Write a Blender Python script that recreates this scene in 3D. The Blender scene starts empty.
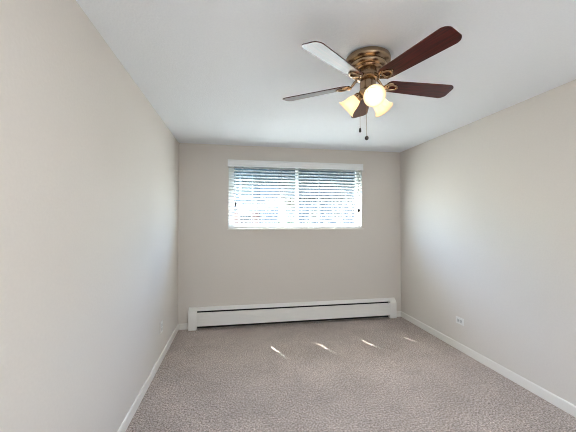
import bpy, bmesh, math, random
from mathutils import Vector, Matrix
from math import sin, cos, pi, radians as R

# ------------------------------------------------------------------ camera
W, H, Y0 = 3.159, 2.44, -4.80          # room: left wall x=0, window wall y=0, floor z=0
sc = bpy.context.scene
col = sc.collection
YAW, PITCH = 0.17463, 0.017015
fw = Vector((sin(YAW) * cos(PITCH), cos(YAW) * cos(PITCH), sin(PITCH)))
rt = Vector((cos(YAW), -sin(YAW), 0))
up = rt.cross(fw)
cd = bpy.data.cameras.new('camera')
cd.sensor_width = 36.0
cd.lens = 36.0 * 297.47 / 576.0
cd.clip_start = 0.02
cam = bpy.data.objects.new('camera', cd)
col.objects.link(cam)
m = Matrix((rt, up, -fw)).transposed().to_4x4()
m.translation = Vector((0.735, -4.079, 1.413))
cam.matrix_world = m
sc.camera = cam

# ------------------------------------------------------------------ world, sun, exposure
vs = sc.view_settings
vs.view_transform = 'Standard'
vs.look = 'None'
vs.gamma = 1.0
vs.use_curve_mapping = False
sc.cycles.filter_width = 1.0
sc.cycles.use_light_tree = True
sc.cycles.sample_clamp_indirect = 40.0
sc.cycles.caustics_reflective = False
vs.exposure = 0.58

SUN_DIR = Vector((0.40, -1.0, -1.85)).normalized()
world = bpy.data.worlds.new('sky')
sc.world = world
world.use_nodes = True
wn = world.node_tree
bgn = wn.nodes['Background']
sky = wn.nodes.new('ShaderNodeTexSky')
sky.sky_type = 'NISHITA'
sky.sun_disc = False
sky.sun_elevation = R(59)
sky.sun_rotation = math.atan2(-SUN_DIR.x, -SUN_DIR.y)
sky.air_density = 1.0
sky.dust_density = 1.5
wn.links.new(sky.outputs[0], bgn.inputs[0])
bgn.inputs[1].default_value = 2.4

sl = bpy.data.lights.new('sun', 'SUN')
sl.energy = 50.0
sl.angle = R(0.53)
sl.color = (1.0, 0.975, 0.94)
so = bpy.data.objects.new('sun', sl)
so.rotation_euler = SUN_DIR.to_track_quat('-Z', 'Y').to_euler()
so.location = (-3, 8, 15)
col.objects.link(so)

# unseen fill lights added behind the camera, without fixtures
def area(name, loc, rot, sx, sy, watts, rgb):
    al = bpy.data.lights.new(name, 'AREA')
    al.shape = 'RECTANGLE'
    al.size, al.size_y = sx, sy
    al.energy = watts
    al.color = rgb
    ao = bpy.data.objects.new(name, al)
    ao.location = loc
    ao.rotation_euler = rot
    col.objects.link(ao)
area('rear_fill_overhead', (1.58, -4.25, H - 0.03), (0, 0, 0), 2.2, 0.6, 23.0, (0.90, 0.96, 1.0))  # added overhead fill, brightens the side walls more than the window wall
area('rear_fill_low', (1.58, Y0 + 0.02, 1.10), (R(90), 0, 0), 1.0, 2.0, 8.5, (0.90, 0.96, 1.0))  # added fill in front of the closed wall, which has no doorway

# ------------------------------------------------------------------ material helpers
def new_mat(name):
    m = bpy.data.materials.new(name)
    m.use_nodes = True
    return m, m.node_tree, m.node_tree.nodes['Principled BSDF']

def lin(c):
    return tuple(((v / 255) / 12.92 if v / 255 <= 0.04045 else ((v / 255 + 0.055) / 1.055) ** 2.4) for v in c) + (1.0,)

def paint(name, rgb, rough=0.6, bump=0.0, scale=120, var=0.0, metal=0.0, spec=0.5):
    m, nt, b = new_mat(name)
    b.inputs['Base Color'].default_value = lin(rgb)
    b.inputs['Roughness'].default_value = rough
    b.inputs['Metallic'].default_value = metal
    b.inputs['Specular IOR Level'].default_value = spec
    tc = nt.nodes.new('ShaderNodeTexCoord')
    n = nt.nodes.new('ShaderNodeTexNoise')
    n.inputs['Scale'].default_value = scale
    n.inputs['Detail'].default_value = 3
    nt.links.new(tc.outputs['Object'], n.inputs['Vector'])
    if bump:
        bp = nt.nodes.new('ShaderNodeBump')
        bp.inputs['Strength'].default_value = bump
        bp.inputs['Distance'].default_value = 0.004
        nt.links.new(n.outputs['Fac'], bp.inputs['Height'])
        nt.links.new(bp.outputs['Normal'], b.inputs['Normal'])
    if var:
        r = nt.nodes.new('ShaderNodeValToRGB')
        c = lin(rgb)
        r.color_ramp.elements[0].position = 0.3
        r.color_ramp.elements[1].position = 0.7
        r.color_ramp.elements[0].color = tuple(v * (1 - var) for v in c[:3]) + (1,)
        r.color_ramp.elements[1].color = tuple(min(1, v * (1 + var)) for v in c[:3]) + (1,)
        nt.links.new(n.outputs['Fac'], r.inputs['Fac'])
        nt.links.new(r.outputs['Color'], b.inputs['Base Color'])
    return m

M = {}
M['wall'] = paint('wall_paint', (225, 218, 210), 0.65, 0.25, 70, 0.012)
M['ceiling'] = paint('ceiling_paint', (246, 250, 255), 0.8, 0.45, 95, 0.012)
M['trim'] = paint('trim_paint', (240, 236, 230), 0.4, 0.03, 30)
M['heater'] = paint('heater_enamel', (246, 244, 240), 0.38, 0.04, 40)
M['heater_dark'] = paint('heater_inside', (34, 31, 30), 0.7, 0.1, 60)
M['fin'] = paint('aluminium_fin', (70, 68, 66), 0.5, 0.0, 60, 0.0, 0.6)
M['slat'] = paint('blind_slat', (247, 248, 248), 0.42, 0.02, 20)
M['cord'] = paint('blind_cord', (196, 198, 200), 0.8)
M['tassel'] = paint('dark_tassel', (24, 24, 26), 0.5)
M['vinyl'] = paint('window_vinyl', (232, 232, 230), 0.35, 0.02, 20)
M['plate'] = paint('outlet_plastic', (236, 234, 230), 0.3)
M['socket'] = paint('outlet_face', (205, 203, 200), 0.35)
M['slot'] = paint('outlet_slot', (40, 38, 38), 0.6)
M['screw'] = paint('screw_metal', (190, 188, 182), 0.3, 0, 60, 0, 1.0)
M['fob'] = paint('dark_fob', (40, 34, 32), 0.4)
M['brick_tr'] = paint('stone_cap', (190, 184, 176), 0.8, 0.2, 40)
M['siding'] = paint('pale_siding', (92, 98, 102), 0.8, 0.1, 8, 0.05)
M['panel'] = paint('grey_panel', (76, 80, 84), 0.8, 0.1, 8, 0.05)
M['darkglass'] = paint('dark_window', (36, 42, 48), 0.15)
M['bark'] = paint('bark', (70, 58, 48), 0.9, 0.5, 30, 0.2)
M['leaf'] = paint('leaves', (52, 70, 44), 0.8, 0.8, 6, 0.35)
M['ground'] = paint('asphalt', (84, 88, 74), 0.9, 0.3, 4, 0.1)
M['roof'] = paint('roofing', (50, 47, 46), 0.9, 0.3, 20, 0.1)
M['soffit'] = paint('soffit_paint', (120, 112, 104), 0.8, 0.1, 20)

def carpet():
    m, nt, b = new_mat('carpet_pile')
    b.inputs['Roughness'].default_value = 0.95
    b.inputs['Specular IOR Level'].default_value = 0.1
    b.inputs['Sheen Weight'].default_value = 0.15
    tc = nt.nodes.new('ShaderNodeTexCoord')
    def noise(scale, det, rough=0.6):
        n = nt.nodes.new('ShaderNodeTexNoise')
        n.inputs['Scale'].default_value = scale
        n.inputs['Detail'].default_value = det
        n.inputs['Roughness'].default_value = rough
        nt.links.new(tc.outputs['Object'], n.inputs['Vector'])
        return n
    fine, mid, big = noise(78, 4, 0.8), noise(16, 3), noise(2.6, 3)
    r = nt.nodes.new('ShaderNodeValToRGB')
    e = r.color_ramp.elements
    e[0].position, e[0].color = 0.34, lin((90, 77, 70))
    e[1].position, e[1].color = 0.66, lin((234, 220, 211))
    k = e.new(0.5); k.color = lin((182, 167, 158))
    nt.links.new(fine.outputs['Fac'], r.inputs['Fac'])
    def mul(prev, n, lo, hi, a, c):
        rr = nt.nodes.new('ShaderNodeMapRange')
        rr.inputs['From Min'].default_value = a
        rr.inputs['From Max'].default_value = c
        rr.inputs['To Min'].default_value = lo
        rr.inputs['To Max'].default_value = hi
        nt.links.new(n.outputs['Fac'], rr.inputs['Value'])
        mx = nt.nodes.new('ShaderNodeMix')
        mx.data_type = 'RGBA'
        mx.blend_type = 'MULTIPLY'
        mx.inputs['Factor'].default_value = 1.0
        nt.links.new(prev, mx.inputs['A'])
        nt.links.new(rr.outputs['Result'], mx.inputs['B'])
        return mx.outputs['Result']
    c = mul(r.outputs['Color'], mid, 0.90, 1.06, 0.3, 0.7)
    c = mul(c, big, 0.90, 1.06, 0.35, 0.65)
    nt.links.new(c, b.inputs['Base Color'])
    bp = nt.nodes.new('ShaderNodeBump')
    bp.inputs['Strength'].default_value = 0.7
    bp.inputs['Distance'].default_value = 0.008
    nt.links.new(fine.outputs['Fac'], bp.inputs['Height'])
    nt.links.new(bp.outputs['Normal'], b.inputs['Normal'])
    return m
M['carpet'] = carpet()

def wood():
    m, nt, b = new_mat('cherry_wood')
    tc = nt.nodes.new('ShaderNodeTexCoord')
    mp = nt.nodes.new('ShaderNodeMapping')
    mp.inputs['Scale'].default_value = (3, 60, 20)
    n = nt.nodes.new('ShaderNodeTexNoise')
    n.inputs['Scale'].default_value = 1.6
    n.inputs['Detail'].default_value = 5
    n.inputs['Distortion'].default_value = 0.6
    nt.links.new(tc.outputs['Object'], mp.inputs['Vector'])
    nt.links.new(mp.outputs['Vector'], n.inputs['Vector'])
    r = nt.nodes.new('ShaderNodeValToRGB')
    e = r.color_ramp.elements
    e[0].position, e[0].color = 0.32, lin((34, 6, 5))
    e[1].position, e[1].color = 0.72, lin((94, 21, 13))
    nt.links.new(n.outputs['Fac'], r.inputs['Fac'])
    nt.links.new(r.outputs['Color'], b.inputs['Base Color'])
    b.inputs['Roughness'].default_value = 0.29
    b.inputs['Specular IOR Level'].default_value = 0.38
    b.inputs['Coat Weight'].default_value = 0.22
    b.inputs['Coat Roughness'].default_value = 0.25
    return m
M['wood'] = wood()

def brass():
    m, nt, b = new_mat('antique_brass')
    b.inputs['Metallic'].default_value = 1.0
    b.inputs['Base Color'].default_value = lin((158, 136, 112))
    b.inputs['Roughness'].default_value = 0.26
    tc = nt.nodes.new('ShaderNodeTexCoord')
    mp = nt.nodes.new('ShaderNodeMapping')
    mp.inputs['Scale'].default_value = (4, 4, 260)
    n = nt.nodes.new('ShaderNodeTexNoise')
    n.inputs['Scale'].default_value = 2
    nt.links.new(tc.outputs['Object'], mp.inputs['Vector'])
    nt.links.new(mp.outputs['Vector'], n.inputs['Vector'])
    bp = nt.nodes.new('ShaderNodeBump')
    bp.inputs['Strength'].default_value = 0.06
    bp.inputs['Distance'].default_value = 0.002
    nt.links.new(n.outputs['Fac'], bp.inputs['Height'])
    nt.links.new(bp.outputs['Normal'], b.inputs['Normal'])
    return m
M['brass'] = brass()

def frosted():
    m, nt, b = new_mat('frosted_glass')
    out = nt.nodes['Material Output']
    b.inputs['Base Color'].default_value = lin((244, 236, 220))
    b.inputs['Roughness'].default_value = 0.3
    t = nt.nodes.new('ShaderNodeBsdfTranslucent')
    t.inputs['Color'].default_value = lin((250, 240, 222))
    mx = nt.nodes.new('ShaderNodeMixShader')
    mx.inputs[0].default_value = 0.55
    nt.links.new(b.outputs[0], mx.inputs[1])
    nt.links.new(t.outputs[0], mx.inputs[2])
    nt.links.new(mx.outputs[0], out.inputs['Surface'])
    return m
M['frost'] = frosted()

def pane(name, tint):
    m, nt, b = new_mat(name)
    out = nt.nodes['Material Output']
    nt.nodes.remove(b)
    t = nt.nodes.new('ShaderNodeBsdfTransparent')
    t.inputs['Color'].default_value = tint
    g = nt.nodes.new('ShaderNodeBsdfGlossy')
    g.inputs['Roughness'].default_value = 0.02
    f = nt.nodes.new('ShaderNodeFresnel')
    f.inputs['IOR'].default_value = 1.45
    mx = nt.nodes.new('ShaderNodeMixShader')
    ge = nt.nodes.new('ShaderNodeNewGeometry')
    sb = nt.nodes.new('ShaderNodeMath')
    sb.operation = 'SUBTRACT'
    sb.inputs[0].default_value = 1.0
    ml = nt.nodes.new('ShaderNodeMath')
    ml.operation = 'MULTIPLY'
    nt.links.new(ge.outputs['Backfacing'], sb.inputs[1])
    nt.links.new(sb.outputs[0], ml.inputs[0])
    nt.links.new(f.outputs[0], ml.inputs[1])
    nt.links.new(ml.outputs[0], mx.inputs[0])
    nt.links.new(t.outputs[0], mx.inputs[1])
    nt.links.new(g.outputs[0], mx.inputs[2])
    nt.links.new(mx.outputs[0], out.inputs['Surface'])
    return m
M['pane'] = pane('window_glass', (0.94, 0.97, 0.96, 1))
M['tint'] = pane('sun_dimming_tint', (0.50, 0.54, 0.55, 1))  # for the added sheet that dims the sun

def bulb():
    m, nt, b = new_mat('bulb_glow')
    b.inputs['Base Color'].default_value = (1, 0.95, 0.85, 1)
    b.inputs['Emission Color'].default_value = (1.0, 0.74, 0.44, 1)
    b.inputs['Emission Strength'].default_value = 5.0
    m.cycles.emission_sampling = 'NONE'
    return m
M['bulb'] = bulb()

def brick():
    m, nt, b = new_mat('red_brick')
    tc = nt.nodes.new('ShaderNodeTexCoord')
    mp = nt.nodes.new('ShaderNodeMapping')
    mp.inputs['Rotation'].default_value = (R(90), 0, 0)
    br = nt.nodes.new('ShaderNodeTexBrick')
    br.inputs['Color1'].default_value = lin((132, 84, 68))
    br.inputs['Color2'].default_value = lin((112, 68, 56))
    br.inputs['Mortar'].default_value = lin((150, 140, 130))
    br.inputs['Scale'].default_value = 4
    nt.links.new(tc.outputs['Object'], mp.inputs['Vector'])
    nt.links.new(mp.outputs['Vector'], br.inputs['Vector'])
    nt.links.new(br.outputs['Color'], b.inputs['Base Color'])
    b.inputs['Roughness'].default_value = 0.9
    return m
M['brick'] = brick()

# ------------------------------------------------------------------ mesh helpers
def box(bm, x0, x1, y0, y1, z0, z1, bev=0.0):
    v = [bm.verts.new((x, y, z)) for x in (x0, x1) for y in (y0, y1) for z in (z0, z1)]
    fs = [bm.faces.new([v[i] for i in q]) for q in
          ((0, 1, 3, 2), (4, 6, 7, 5), (0, 4, 5, 1), (2, 3, 7, 6), (0, 2, 6, 4), (1, 5, 7, 3))]
    if bev:
        es = list({e for f in fs for e in f.edges})
        bmesh.ops.bevel(bm, geom=es, offset=bev, segments=2, affect='EDGES')

def prism_x(bm, prof, x0, x1):
    """closed profile of (y, z) points extruded along x"""
    a = [bm.verts.new((x0, y, z)) for y, z in prof]
    b = [bm.verts.new((x1, y, z)) for y, z in prof]
    n = len(prof)
    for i in range(n):
        bm.faces.new((a[i], a[(i + 1) % n], b[(i + 1) % n], b[i]))
    bm.faces.new(a[::-1]); bm.faces.new(b)

def prism_y(bm, prof, y0, y1):
    a = [bm.verts.new((x, y0, z)) for x, z in prof]
    b = [bm.verts.new((x, y1, z)) for x, z in prof]
    n = len(prof)
    for i in range(n):
        bm.faces.new((a[i], a[(i + 1) % n], b[(i + 1) % n], b[i]))
    bm.faces.new(a[::-1]); bm.faces.new(b)

def lathe(bm, prof, seg=40, mat=None):
    """profile of (r, z) turned about z; r=0 closes it"""
    rings = []
    for r, z in prof:
        if r < 1e-6:
            rings.append([bm.verts.new((0, 0, z))])
        else:
            rings.append([bm.verts.new((r * cos(2 * pi * i / seg), r * sin(2 * pi * i / seg), z)) for i in range(seg)])
    vs_ = [v for q in rings for v in q]
    for a, b in zip(rings, rings[1:]):
        for i in range(seg):
            j = (i + 1) % seg
            if len(a) == 1 and len(b) == 1:
                continue
            if len(a) == 1:
                bm.faces.new((a[0], b[j], b[i]))
            elif len(b) == 1:
                bm.faces.new((a[i], a[j], b[0]))
            else:
                bm.faces.new((a[i], a[j], b[j], b[i]))
    if mat is not None:
        bmesh.ops.transform(bm, matrix=mat, verts=vs_)

def tube(bm, pts, r, seg=8, closed=False):
    pts = [Vector(p) for p in pts]
    rings = []
    n = len(pts)
    rs = r if isinstance(r, (list, tuple)) else [r] * n
    ref = None
    for i, p in enumerate(pts):
        a = pts[(i - 1) % n] if (closed or i > 0) else p
        b = pts[(i + 1) % n] if (closed or i < n - 1) else p
        t = (b - a).normalized()
        if ref is None:
            ref = t.orthogonal().normalized()
        ref = (ref - t * ref.dot(t)).normalized()
        q = t.cross(ref)
        rings.append([bm.verts.new(p + rs[i] * (cos(2 * pi * k / seg) * ref + sin(2 * pi * k / seg) * q)) for k in range(seg)])
    m_ = n if closed else n - 1
    for i in range(m_):
        a, b = rings[i], rings[(i + 1) % n]
        for k in range(seg):
            bm.faces.new((a[k], a[(k + 1) % seg], b[(k + 1) % seg], b[k]))
    if not closed:
        bm.faces.new(rings[0][::-1]); bm.faces.new(rings[-1])

def build(name, bm, mat, parent=None, smooth=False, loc=None, rot=None):
    bmesh.ops.recalc_face_normals(bm, faces=bm.faces)
    me = bpy.data.meshes.new(name)
    bm.to_mesh(me); bm.free()
    me.materials.append(mat)
    if smooth:
        me.polygons.foreach_set('use_smooth', [True] * len(me.polygons))
        try:
            me.set_sharp_from_angle(angle=R(38))
        except Exception:
            pass
    o = bpy.data.objects.new(name, me)
    col.objects.link(o)
    if parent:
        o.parent = parent
    if loc:
        o.location = loc
    if rot:
        o.rotation_euler = rot
    return o

def boxes(name, lst, mat, parent=None, bev=0.0):
    bm = bmesh.new()
    for b in lst:
        box(bm, *b, bev)
    return build(name, bm, mat, parent)

def thing(name, label, cat, loc=(0, 0, 0), group=None):
    o = bpy.data.objects.new(name, None)
    o.empty_display_size = 0.05
    col.objects.link(o)
    o.location = loc
    o['label'] = label; o['category'] = cat
    if group:
        o['group'] = group
    return o

def struct(o):
    o['kind'] = 'structure'
    return o

# ------------------------------------------------------------------ room shell
WX0, WX1, WZ0, WZ1 = 0.640, 2.545, 1.310, 2.236      # window opening
T = 0.16
def plain(name, b, mat):
    return struct(boxes(name, [b], mat))
plain('floor', (-0.12, W + 0.12, Y0 - 0.12, T, -0.12, 0), M['carpet'])
plain('ceiling', (-0.12, W + 0.12, Y0 - 0.12, T, H, H + 0.12), M['ceiling'])
plain('wall_left', (-0.12, 0, Y0 - 0.12, T, 0, H), M['wall'])
plain('wall_right', (W, W + 0.12, Y0 - 0.12, T, 0, H), M['wall'])
struct(boxes('wall_back', [(0, WX0, 0, T, 0, H), (WX1, W, 0, T, 0, H), (WX0, WX1, 0, T, 0, WZ0), (WX0, WX1, 0, T, WZ1, H)], M['wall']))
plain('wall_front', (0, W, Y0 - 0.12, Y0, 0, H), M['wall'])

BH, BT = 0.078, 0.012
def base_profile(s=1):
    return [(0, 0), (s * BT, 0), (s * BT, BH - 0.008), (s * (BT - 0.005), BH), (0, BH)]
def baseboard(name, prof, axis, a, b, off):
    bm = bmesh.new()
    if axis == 'y':
        prism_y(bm, [(off + u, z) for u, z in prof], a, b)
    else:
        prism_x(bm, [(off + u, z) for u, z in prof], a, b)
    return struct(build(name, bm, M['trim']))
baseboard('baseboard_left', base_profile(1), 'y', Y0, 0, 0)
baseboard('baseboard_right', base_profile(-1), 'y', Y0, 0, W)
bm = bmesh.new()
prism_x(bm, base_profile(-1), BT, 0.136)
prism_x(bm, base_profile(-1), 3.053, W - BT)
struct(build('baseboard_back', bm, M['trim']))

# ------------------------------------------------------------------ window
win = struct(boxes('window_1', [
    (WX0, WX0 + 0.045, 0.085, 0.15, WZ0, WZ1), (WX1 - 0.045, WX1, 0.085, 0.15, WZ0, WZ1),
    (WX0 + 0.045, WX1 - 0.045, 0.085, 0.15, WZ0, WZ0 + 0.045), (WX0 + 0.045, WX1 - 0.045, 0.085, 0.15, WZ1 - 0.045, WZ1)], M['vinyl'], bev=0.003))
win['label'] = 'wide horizontal sliding window high in the far wall behind open blinds'
bm = bmesh.new()
for xa, xb in ((1.585, 1.625), (WX0 + 0.045, WX0 + 0.075)):
    box(bm, xa, xb, 0.095, 0.12, WZ0 + 0.045, WZ1 - 0.045)
build('sash', bm, M['vinyl'], win)
boxes('pane', [(WX0 + 0.045, 1.6, 0.108, 0.112, WZ0 + 0.045, WZ1 - 0.045)], M['pane'], win)
boxes('pane', [(1.6, WX1 - 0.045, 0.128, 0.132, WZ0 + 0.045, WZ1 - 0.045)], M['pane'], win)
boxes('sun_dimming_sheet', [(WX0 + 0.02, WX1 - 0.02, 0.140, 0.146, 1.92, WZ1 - 0.02)], M['tint'], win)  # added sheet, dims sun on the upper slats and shortens the floor streaks
boxes('window_sill', [(WX0 - 0.012, WX1 + 0.022, -0.028, 0.085, WZ0 - 0.018, WZ0)], M['trim'], win, bev=0.004)

# ------------------------------------------------------------------ window blind
LAD = [0.83 + 0.54 * i for i in range(4)]
blind = thing('window_blind', 'white horizontal slat blind with open slats hung across the window', 'blind', (0, 0.032, WZ1))
def on_blind(o):
    o.location = Vector(o.location) - Vector((0, 0.032, WZ1))
    return o
# valance with a moulded face, and the headrail behind it
vp = [(-0.046, 2.236), (-0.046, 2.222), (-0.041, 2.214), (-0.041, 2.168), (-0.045, 2.160), (-0.045, 2.146), (-0.033, 2.146), (-0.033, 2.236)]
bm = bmesh.new()
prism_x(bm, vp, 0.630, 2.552)
box(bm, 0.630, 0.640, -0.034, -0.002, 2.146, 2.236)
box(bm, 2.542, 2.552, -0.034, -0.002, 2.146, 2.236)
on_blind(build('valance', bm, M['slat'], blind))
on_blind(boxes('headrail', [(0.652, 2.534, 0.005, 0.06, 2.175, 2.226)], M['slat'], blind, 0.003))
SX0, SX1, SD, PITCHZ, TILT = 0.650, 2.536, 0.025, 0.0432, R(32)
NS = 19
def slat_mesh():
    bm = bmesh.new()
    xs = [SX0]
    for l in LAD:
        xs += [l - 0.006, l + 0.006]
    xs.append(SX1)
    vsx = [-SD, -0.016, -0.012, 0.012, 0.016, SD]       # hole between -12 and +12 mm of the depth
    g = [[bm.verts.new((x, v, 0.0035 * (1 - (v / SD) ** 2))) for v in vsx] for x in xs]
    for i in range(len(xs) - 1):
        for k in range(len(vsx) - 1):
            if i % 2 == 1 and k == 2:
                continue
            bm.faces.new((g[i][k], g[i + 1][k], g[i + 1][k + 1], g[i][k + 1]))
    bmesh.ops.recalc_face_normals(bm, faces=bm.faces)
    bmesh.ops.solidify(bm, geom=bm.faces[:], thickness=0.0015)
    return bm
z0 = 1.366
first = build('slat', slat_mesh(), M['slat'], blind, rot=(TILT, 0, 0))
for i in range(NS):
    o = first
    if i:
        o = first.copy()
        col.objects.link(o)
    o.location = (0, 0, z0 + i * PITCHZ - WZ1)
on_blind(boxes('bottom_rail', [(SX0, SX1, 0.007, 0.057, WZ0 + 0.004, WZ0 + 0.030)], M['slat'], blind, 0.003))
for l in LAD:
    bm = bmesh.new()
    for yy in (-0.0245, 0.0245):
        tube(bm, [(l, 0.032 + yy, 2.18), (l, 0.032 + yy, WZ0 + 0.02)], 0.0014, 6)
    for i in range(NS):
        z = z0 + i * PITCHZ
        tube(bm, [(l, 0.032 - 0.0245, z - 0.017), (l - 0.0085, 0.032 - 0.017, z - 0.0125), (l - 0.0085, 0.032 + 0.017, z + 0.0065), (l, 0.032 + 0.0245, z + 0.011)], 0.0008, 4)
    on_blind(build('ladder_cord', bm, M['cord'], blind))
def pull(x, z, y, wide):
    bm = bmesh.new()
    tube(bm, [(x - 0.0025, y, 2.18), (x - 0.002, y, z + 0.03)], 0.0011, 6)
    tube(bm, [(x + 0.0035, y, 2.18), (x + 0.002, y, z + 0.03)], 0.0011, 6)
    o = on_blind(build('pull_cord', bm, M['cord'], blind))
    bm = bmesh.new()
    lathe(bm, [(0, 0.032), (0.006, 0.030), (wide * 0.8, 0.018), (wide, 0.004), (wide * 0.75, -0.014), (0.005, -0.026), (0, -0.027)], 16)
    t = build('tassel', bm, M['tassel'], o, True)
    t['label'] = 'black cord tassel'
    t.location = Vector((x, y, z))
pull(2.493, 1.562, -0.010, 0.0185)
pull(0.735, 1.640, -0.006, 0.013)

# ------------------------------------------------------------------ baseboard heater
heat = thing('baseboard_heater', 'long white enamelled baseboard heater along the wall under the window', 'heater', (1.59, -0.035, 0))
def on_heat(o):
    o.location = Vector(o.location) - Vector((1.59, -0.035, 0))
    return o
HX0, HX1 = 0.140, 3.046
def cap(x0, x1):
    bm = bmesh.new()
    prism_x(bm, [(-0.001, 0.002), (-0.073, 0.002), (-0.073, 0.222), (-0.066, 0.236), (-0.024, 0.280), (-0.012, 0.284), (-0.001, 0.284)], x0, x1)
    es = [e for e in bm.edges]
    bmesh.ops.bevel(bm, geom=es, offset=0.0025, segments=2, affect='EDGES')
    return on_heat(build('end_cap', bm, M['heater'], heat, True))
cap(HX0, 0.243); cap(2.946, HX1)
bm = bmesh.new()                                        # back plate with a hood over the slot
prism_x(bm, [(-0.001, 0.004), (-0.005, 0.004), (-0.005, 0.272), (-0.052, 0.252), (-0.058, 0.244), (-0.061, 0.247), (-0.056, 0.257), (-0.014, 0.280), (-0.001, 0.282)], 0.243, 2.946)
on_heat(build('back_panel', bm, M['heater'], heat))
bm = bmesh.new()                                        # front panel, ribbed, with rolled lips
pf = [(-0.058, 0.054), (-0.0705, 0.050), (-0.0715, 0.060), (-0.0700, 0.064), (-0.0700, 0.104), (-0.0712, 0.107), (-0.0700, 0.110),
      (-0.0700, 0.142), (-0.0712, 0.145), (-0.0700, 0.148), (-0.0700, 0.180), (-0.0712, 0.183), (-0.0700, 0.186), (-0.0700, 0.212),
      (-0.0715, 0.216), (-0.0690, 0.226), (-0.055, 0.224), (-0.055, 0.221), (-0.066, 0.221), (-0.0672, 0.214), (-0.0672, 0.056), (-0.058, 0.057)]
prism_x(bm, pf, 0.240, 2.949)
on_heat(build('front_panel', bm, M['heater'], heat))
bm = bmesh.new()                                        # dark lining and the pipe
box(bm, 0.243, 2.946, -0.0065, -0.0052, 0.004, 0.266)
tube(bm, [(0.243, -0.034, 0.115), (2.946, -0.034, 0.115)], 0.011, 10)
on_heat(build('dark_lining', bm, M['heater_dark'], heat))
bm = bmesh.new()
for i in range(150):
    x = 0.40 + i * 0.016
    box(bm, x, x + 0.0012, -0.060, -0.010, 0.075, 0.160)
on_heat(build('heating_fins', bm, M['fin'], heat))

# ------------------------------------------------------------------ outlets
def outlet(label, loc, rot, horiz):
    t = thing('wall_outlet', label, 'outlet', loc)
    t.rotation_euler = rot
    # local frame: +y out of the wall, x along, z up
    def to(a, c):
        return (a, c) if not horiz else (c, a)
    def bx(bm, a0, a1, y0, y1, c0, c1, bev):
        if horiz:
            box(bm, c0, c1, y0, y1, a0, a1, bev)
        else:
            box(bm, a0, a1, y0, y1, c0, c1, bev)
    bm = bmesh.new(); bx(bm, -0.037, 0.037, 0.0, 0.007, -0.059, 0.059, 0.0025)
    build('cover_plate', bm, M['plate'], t)
    for s in (-1, 1):
        bm = bmesh.new(); bx(bm, -0.017, 0.017, 0.006, 0.0085, s * 0.0195 - 0.0145, s * 0.0195 + 0.0145, 0.001)
        f = build('socket', bm, M['socket'], t)
        bm = bmesh.new()
        for a in (-0.0065, 0.0065):
            bx(bm, a - 0.0012, a + 0.0012, 0.0083, 0.0088, s * 0.0195 - 0.002, s * 0.0195 + 0.007, 0)
        bx(bm, -0.0025, 0.0025, 0.0083, 0.0088, s * 0.0195 - 0.010, s * 0.0195 - 0.006, 0)
        sl_ = build('socket_slots', bm, M['slot'], f)
    bm = bmesh.new()
    lathe(bm, [(0, 0.0085), (0.003, 0.0080), (0.003, 0.006), (0, 0.006)], 12, Matrix.Rotation(R(-90), 4, 'X'))
    build('screw', bm, M['screw'], t, True)
    return t
outlet('white outlet set sideways low on the right wall', (W, -1.182, 0.321), (0, 0, R(90)), True)
outlet('white upright outlet low on the left wall near the far corner', (0, -0.885, 0.345), (0, 0, R(-90)), False)

# ------------------------------------------------------------------ ceiling fan
FC = Vector((1.551, -2.340, H))
fan = thing('ceiling_fan', 'antique brass ceiling fan with five dark cherry blades and three lit lamps', 'ceiling fan', FC)
bm = bmesh.new()
lathe(bm, [(0.126, 0), (0.135, -0.007), (0.139, -0.020), (0.138, -0.034), (0.131, -0.042), (0.117, -0.046), (0.112, -0.049), (0.1135, -0.056),
           (0.109, -0.066), (0.098, -0.072), (0.088, -0.0745), (0.086, -0.079), (0.078, -0.085), (0.062, -0.088), (0, -0.088)], 56)
build('canopy_housing', bm, M['brass'], fan, True)
bm = bmesh.new()
lathe(bm, [(0.050, -0.110), (0.052, -0.122), (0.052, -0.150), (0.056, -0.154), (0.066, -0.158), (0.068, -0.166), (0.062, -0.172), (0.046, -0.176), (0, -0.176)], 48)
build('motor', bm, M['brass'], fan, True)
bm = bmesh.new()
lathe(bm, [(0.036, -0.172), (0.044, -0.178), (0.047, -0.190), (0.047, -0.232), (0.052, -0.238), (0.054, -0.246), (0.048, -0.258), (0.036, -0.272), (0.022, -0.282), (0.010, -0.286), (0.008, -0.296), (0.004, -0.302), (0, -0.303)], 48)
build('light_kit', bm, M['brass'], fan, True)

RB0, RB1 = 0.118, 0.556
def blade_outline():
    pts = []
    w0, w1 = 0.048, 0.063
    def corner(cx, cy, r, a0, a1):
        for i in range(7):
            a = R(a0 + (a1 - a0) * i / 6)
            pts.append((cx + r * cos(a), cy + r * sin(a)))
    corner(RB1 - 0.030, w1 - 0.030, 0.030, 0, 90)
    corner(RB0 + 0.030, w0 - 0.030, 0.030, 90, 180)
    corner(RB0 + 0.030, -w0 + 0.030, 0.030, 180, 270)
    corner(RB1 - 0.030, -w1 + 0.030, 0.030, 270, 360)
    # slightly bowed tip
    return [(x + (0.010 * (1 - (y / w1) ** 2) if x > RB1 - 0.031 else 0), y) for x, y in pts]
BP = -R(13)
def blade_bm():
    bm = bmesh.new()
    o = blade_outline()
    a = [bm.verts.new((x, y, 0.0028)) for x, y in o]
    b = [bm.verts.new((x, y, -0.0028)) for x, y in o]
    n = len(o)
    for i in range(n):
        bm.faces.new((a[i], a[(i + 1) % n], b[(i + 1) % n], b[i]))
    bm.faces.new(a); bm.faces.new(b[::-1])
    bmesh.ops.bevel(bm, geom=[e for e in bm.edges if abs(e.verts[0].co.z - e.verts[1].co.z) < 1e-5], offset=0.0012, segments=1, affect='EDGES')
    bmesh.ops.transform(bm, matrix=Matrix.Rotation(BP, 4, 'X'), verts=bm.verts)
    return bm
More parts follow.
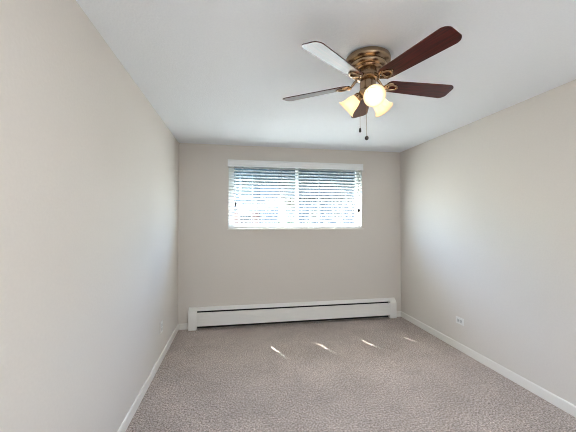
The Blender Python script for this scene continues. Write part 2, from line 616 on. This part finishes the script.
def bracket_bm():
    """curved arm from the motor out to an open heart-shaped loop under the blade"""
    bm = bmesh.new()
    zb = -0.0065
    loop = []
    for i in range(28):
        a = 2 * pi * i / 28
        r = 0.026 + 0.006 * cos(a) + 0.003 * cos(3 * a)
        x, y = 0.152 + r * 1.05 * cos(a), r * 0.95 * sin(a)
        q = Matrix.Rotation(BP, 4, 'X') @ Vector((x, y, zb))
        loop.append(q)
    tube(bm, loop, 0.0078, 8, True)
    tube(bm, [(0.050, 0, 0.034), (0.064, 0, 0.032), (0.080, 0.003, 0.020), (0.094, 0.004, 0.002), (0.108, 0.002, -0.008), (0.124, 0, -0.008)],
         [0.011, 0.010, 0.008, 0.0075, 0.008, 0.009], 10)
    for sgn in (-1, 1):                                   # scrolled side leaves
        tube(bm, [(0.104, 0, -0.008), (0.112, sgn * 0.018, -0.006), (0.128, sgn * 0.031, -0.006 + (-sgn) * 0.006), (0.148, sgn * 0.036, -0.005 + (-sgn) * 0.008)],
             [0.006, 0.007, 0.0065, 0.004], 8)
    for px, py in ((0.196, 0.0), (0.150, 0.030), (0.150, -0.030)):
        q = Matrix.Rotation(BP, 4, 'X') @ Vector((px, py, -0.003))
        lathe(bm, [(0, -0.009), (0.005, -0.008), (0.006, -0.004), (0.006, 0.0), (0, 0)], 10, Matrix.Translation(q))
    return bm
BZ = -0.195
ANG = [216.3, 286.9, 1.2, 72.0, 143.9]
DRO = [0.005, 0.0, -0.003, -0.003, 0.002]
b0 = build('blade', blade_bm(), M['wood'], fan)
k0 = build('blade_bracket', bracket_bm(), M['brass'], fan, True)
for i, a in enumerate(ANG):
    b = b0 if i == 0 else b0.copy()
    k = k0 if i == 0 else k0.copy()
    if i:
        col.objects.link(b); col.objects.link(k)
    for o in (b, k):
        o.location = (0, 0, BZ + DRO[i]); o.rotation_euler = (0, 0, R(a))

# three lamps: arm, bell shade and bulb
def lamp_frame(a):
    ax = Vector((cos(a) * 0.085, sin(a) * 0.085, -0.068)).normalized()
    p = Vector((cos(a) * 0.058, sin(a) * 0.058, -0.262))
    q = ax.to_track_quat('Z', 'Y').to_matrix().to_4x4()
    q.translation = p
    return q
SH = [(0.021, 0.000), (0.024, 0.006), (0.030, 0.018), (0.037, 0.034), (0.042, 0.052), (0.045, 0.070), (0.049, 0.084), (0.056, 0.096), (0.063, 0.104)]
for a in (260, 20, 140):
    q = lamp_frame(R(a))
    bm = bmesh.new()
    lathe(bm, [(0.0, -0.026), (0.014, -0.026), (0.017, -0.018), (0.026, -0.008), (0.028, 0.004), (0.027, 0.012), (0.025, 0.012), (0.022, 0.0), (0, -0.002)], 28, q)
    tube(bm, [(cos(R(a)) * 0.030, sin(R(a)) * 0.030, -0.240), tuple(q @ Vector((0, 0, -0.022)))], [0.013, 0.012], 12)
    h = build('lamp_holder', bm, M['brass'], fan, True)
    bm = bmesh.new()
    prof = SH + [(r - 0.003, t + 0.0006) for r, t in SH[::-1]]
    lathe(bm, prof + [SH[0]], 40, q)
    s = build('lamp_shade', bm, M['frost'], fan, True)
    s['label'] = 'frosted cream glass bell shade'
    bm = bmesh.new()
    lathe(bm, [(0, 0.0), (0.012, 0.0), (0.013, 0.018), (0.018, 0.030), (0.0235, 0.044), (0.0245, 0.054), (0.022, 0.066), (0.014, 0.075), (0, 0.078)], 24, q)
    bl = build('bulb', bm, M['bulb'], fan, True)
    pl = bpy.data.lights.new('bulb_light', 'POINT')
    pl.energy = 0.20
    pl.color = (1.0, 0.72, 0.40)
    pl.shadow_soft_size = 0.006
    po = bpy.data.objects.new('bulb_light', pl)
    po.location = FC + (q @ Vector((0, 0, 0.092))) * 1.0357 + Vector((0, 0, 0.0367))
    col.objects.link(po)

def chain(x, y, z0_, z1_, kind):
    bm = bmesh.new()
    tube(bm, [(x, y, z0_), (x, y, z1_)], 0.0009, 6)
    n = int((z0_ - z1_) / 0.006)
    for i in range(n):
        bmesh.ops.create_icosphere(bm, subdivisions=1, radius=0.0018, matrix=Matrix.Translation((x, y, z1_ + i * 0.006)))
    c = build('pull_chain', bm, M['brass'], fan)
    bm = bmesh.new()
    if kind:
        lathe(bm, [(0, 0.014), (0.004, 0.013), (0.009, 0.008), (0.0115, 0), (0.009, -0.008), (0.004, -0.012), (0, -0.013)], 20)
    else:
        lathe(bm, [(0, 0.014), (0.004, 0.012), (0.006, 0.004), (0.007, -0.010), (0.005, -0.014), (0, -0.015)], 16)
    f = build('chain_fob', bm, M['fob'], c, True, (x, y, z1_ - 0.008))
    f['label'] = 'dark round pull knob' if kind else 'dark slim pull knob'
chain(-0.0468, 0.009, -0.225, -0.468, 0)
chain(-0.031, -0.048, -0.250, -0.532, 1)
for o in fan.children:
    if o.name != 'canopy_housing':
        o.scale = (1.0357, 1.0357, 1.0357)
        o.location = o.location * 1.0357 + Vector((0, 0, 0.0367))

# ------------------------------------------------------------------ outside
GZ = -2.7
struct(boxes('ground', [(-60, 80, 0.6, 160, GZ - 0.2, GZ)], M['ground']))
struct(boxes('roof_eave', [(-1.5, 5.0, T, 0.36, 2.62, 2.76)], M['soffit']))
nb = thing('apartment_building', 'low apartment block with brick base and pale siding seen through blinds', 'building', (0, 13, GZ))
def on_nb(o):
    o.location = Vector(o.location) - Vector((0, 13, GZ))
    return o
on_nb(boxes('brick_wall', [(-6, 1.98, 12.0, 20, GZ, 1.95)], M['brick'], nb))
on_nb(boxes('siding_wall', [(-6, 1.98, 12.05, 20, 1.95, 5.6)], M['siding'], nb))
on_nb(boxes('stair_tower', [(1.98, 2.92, 11.2, 20, GZ, 5.0)], M['panel'], nb))
on_nb(boxes('roof', [(-6.3, 2.3, 11.6, 20.3, 5.6, 5.85)], M['roof'], nb))
for xa, xb, za, zb in ((0.95, 1.55, 0.55, 1.75), (-0.4, 0.5, 0.55, 1.75), (-0.2, 0.7, 2.7, 3.9), (1.0, 1.6, 2.7, 3.9)):
    f = on_nb(boxes('window_frame', [(xa - .06, xb + .06, 11.96, 12.1, za - .06, zb + .06)], M['vinyl'], nb))
    o = boxes('window_glass', [(xa, xb, 11.94, 11.97, za, zb)], M['darkglass'], f)
hb = thing('apartment_building', 'long dark roofed apartment block across the street behind the street trees', 'building', (14, 34, GZ))
def on_hb(o):
    o.location = Vector(o.location) - Vector((14, 34, GZ))
    return o
on_hb(boxes('outer_wall', [(8.8, 30, 34, 44, GZ, 4.6)], M['panel'], hb))
bm = bmesh.new()
prism_x(bm, [(33.2, 4.5), (33.4, 4.5), (36.0, 9.6), (42.0, 9.6), (44.8, 4.5), (44.8, 4.35), (33.2, 4.35)], 6.0, 30.6)
on_hb(build('roof', bm, M['roof'], hb))
for k in range(6):
    xa = 10.4 + k * 3.2
    f = on_hb(boxes('window_frame', [(xa - .08, xa + 1.28, 33.94, 34.1, 1.52, 3.08)], M['vinyl'], hb))
    boxes('window_glass', [(xa, xa + 1.2, 33.92, 33.95, 1.6, 3.0)], M['darkglass'], f)
rnd = random.Random(4)
def tree(x, y, h, w, label):
    t = thing('tree', label, 'tree', (x, y, GZ), 'trees along the street')
    bm = bmesh.new()
    tube(bm, [(0, 0, 0), (0.05, 0, h * .3), (0, 0.05, h * .6)], [0.22, 0.16, 0.08], 8)
    build('trunk', bm, M['bark'], t, True)
    bm = bmesh.new()
    for i in range(9):
        c = Vector((rnd.uniform(-w, w) * .6, rnd.uniform(-w, w) * .6, h * rnd.uniform(.45, .85)))
        r = w * rnd.uniform(.35, .6)
        res = bmesh.ops.create_icosphere(bm, subdivisions=3, radius=r, matrix=Matrix.Translation(c))
        for v in res['verts']:
            v.co = c + (v.co - c) * rnd.uniform(.82, 1.15)
    build('crown', bm, M['leaf'], t)
for i, x in enumerate((15.5, 20.5, 25.5, 30.0, 35.0)):
    tree((x - 6) * 0.45, 28 + (i % 2) * 2, (4.7, 4.5, 5.0, 4.6, 4.8)[i], 1.1, 'leafy street tree beyond the window seen between the slats')
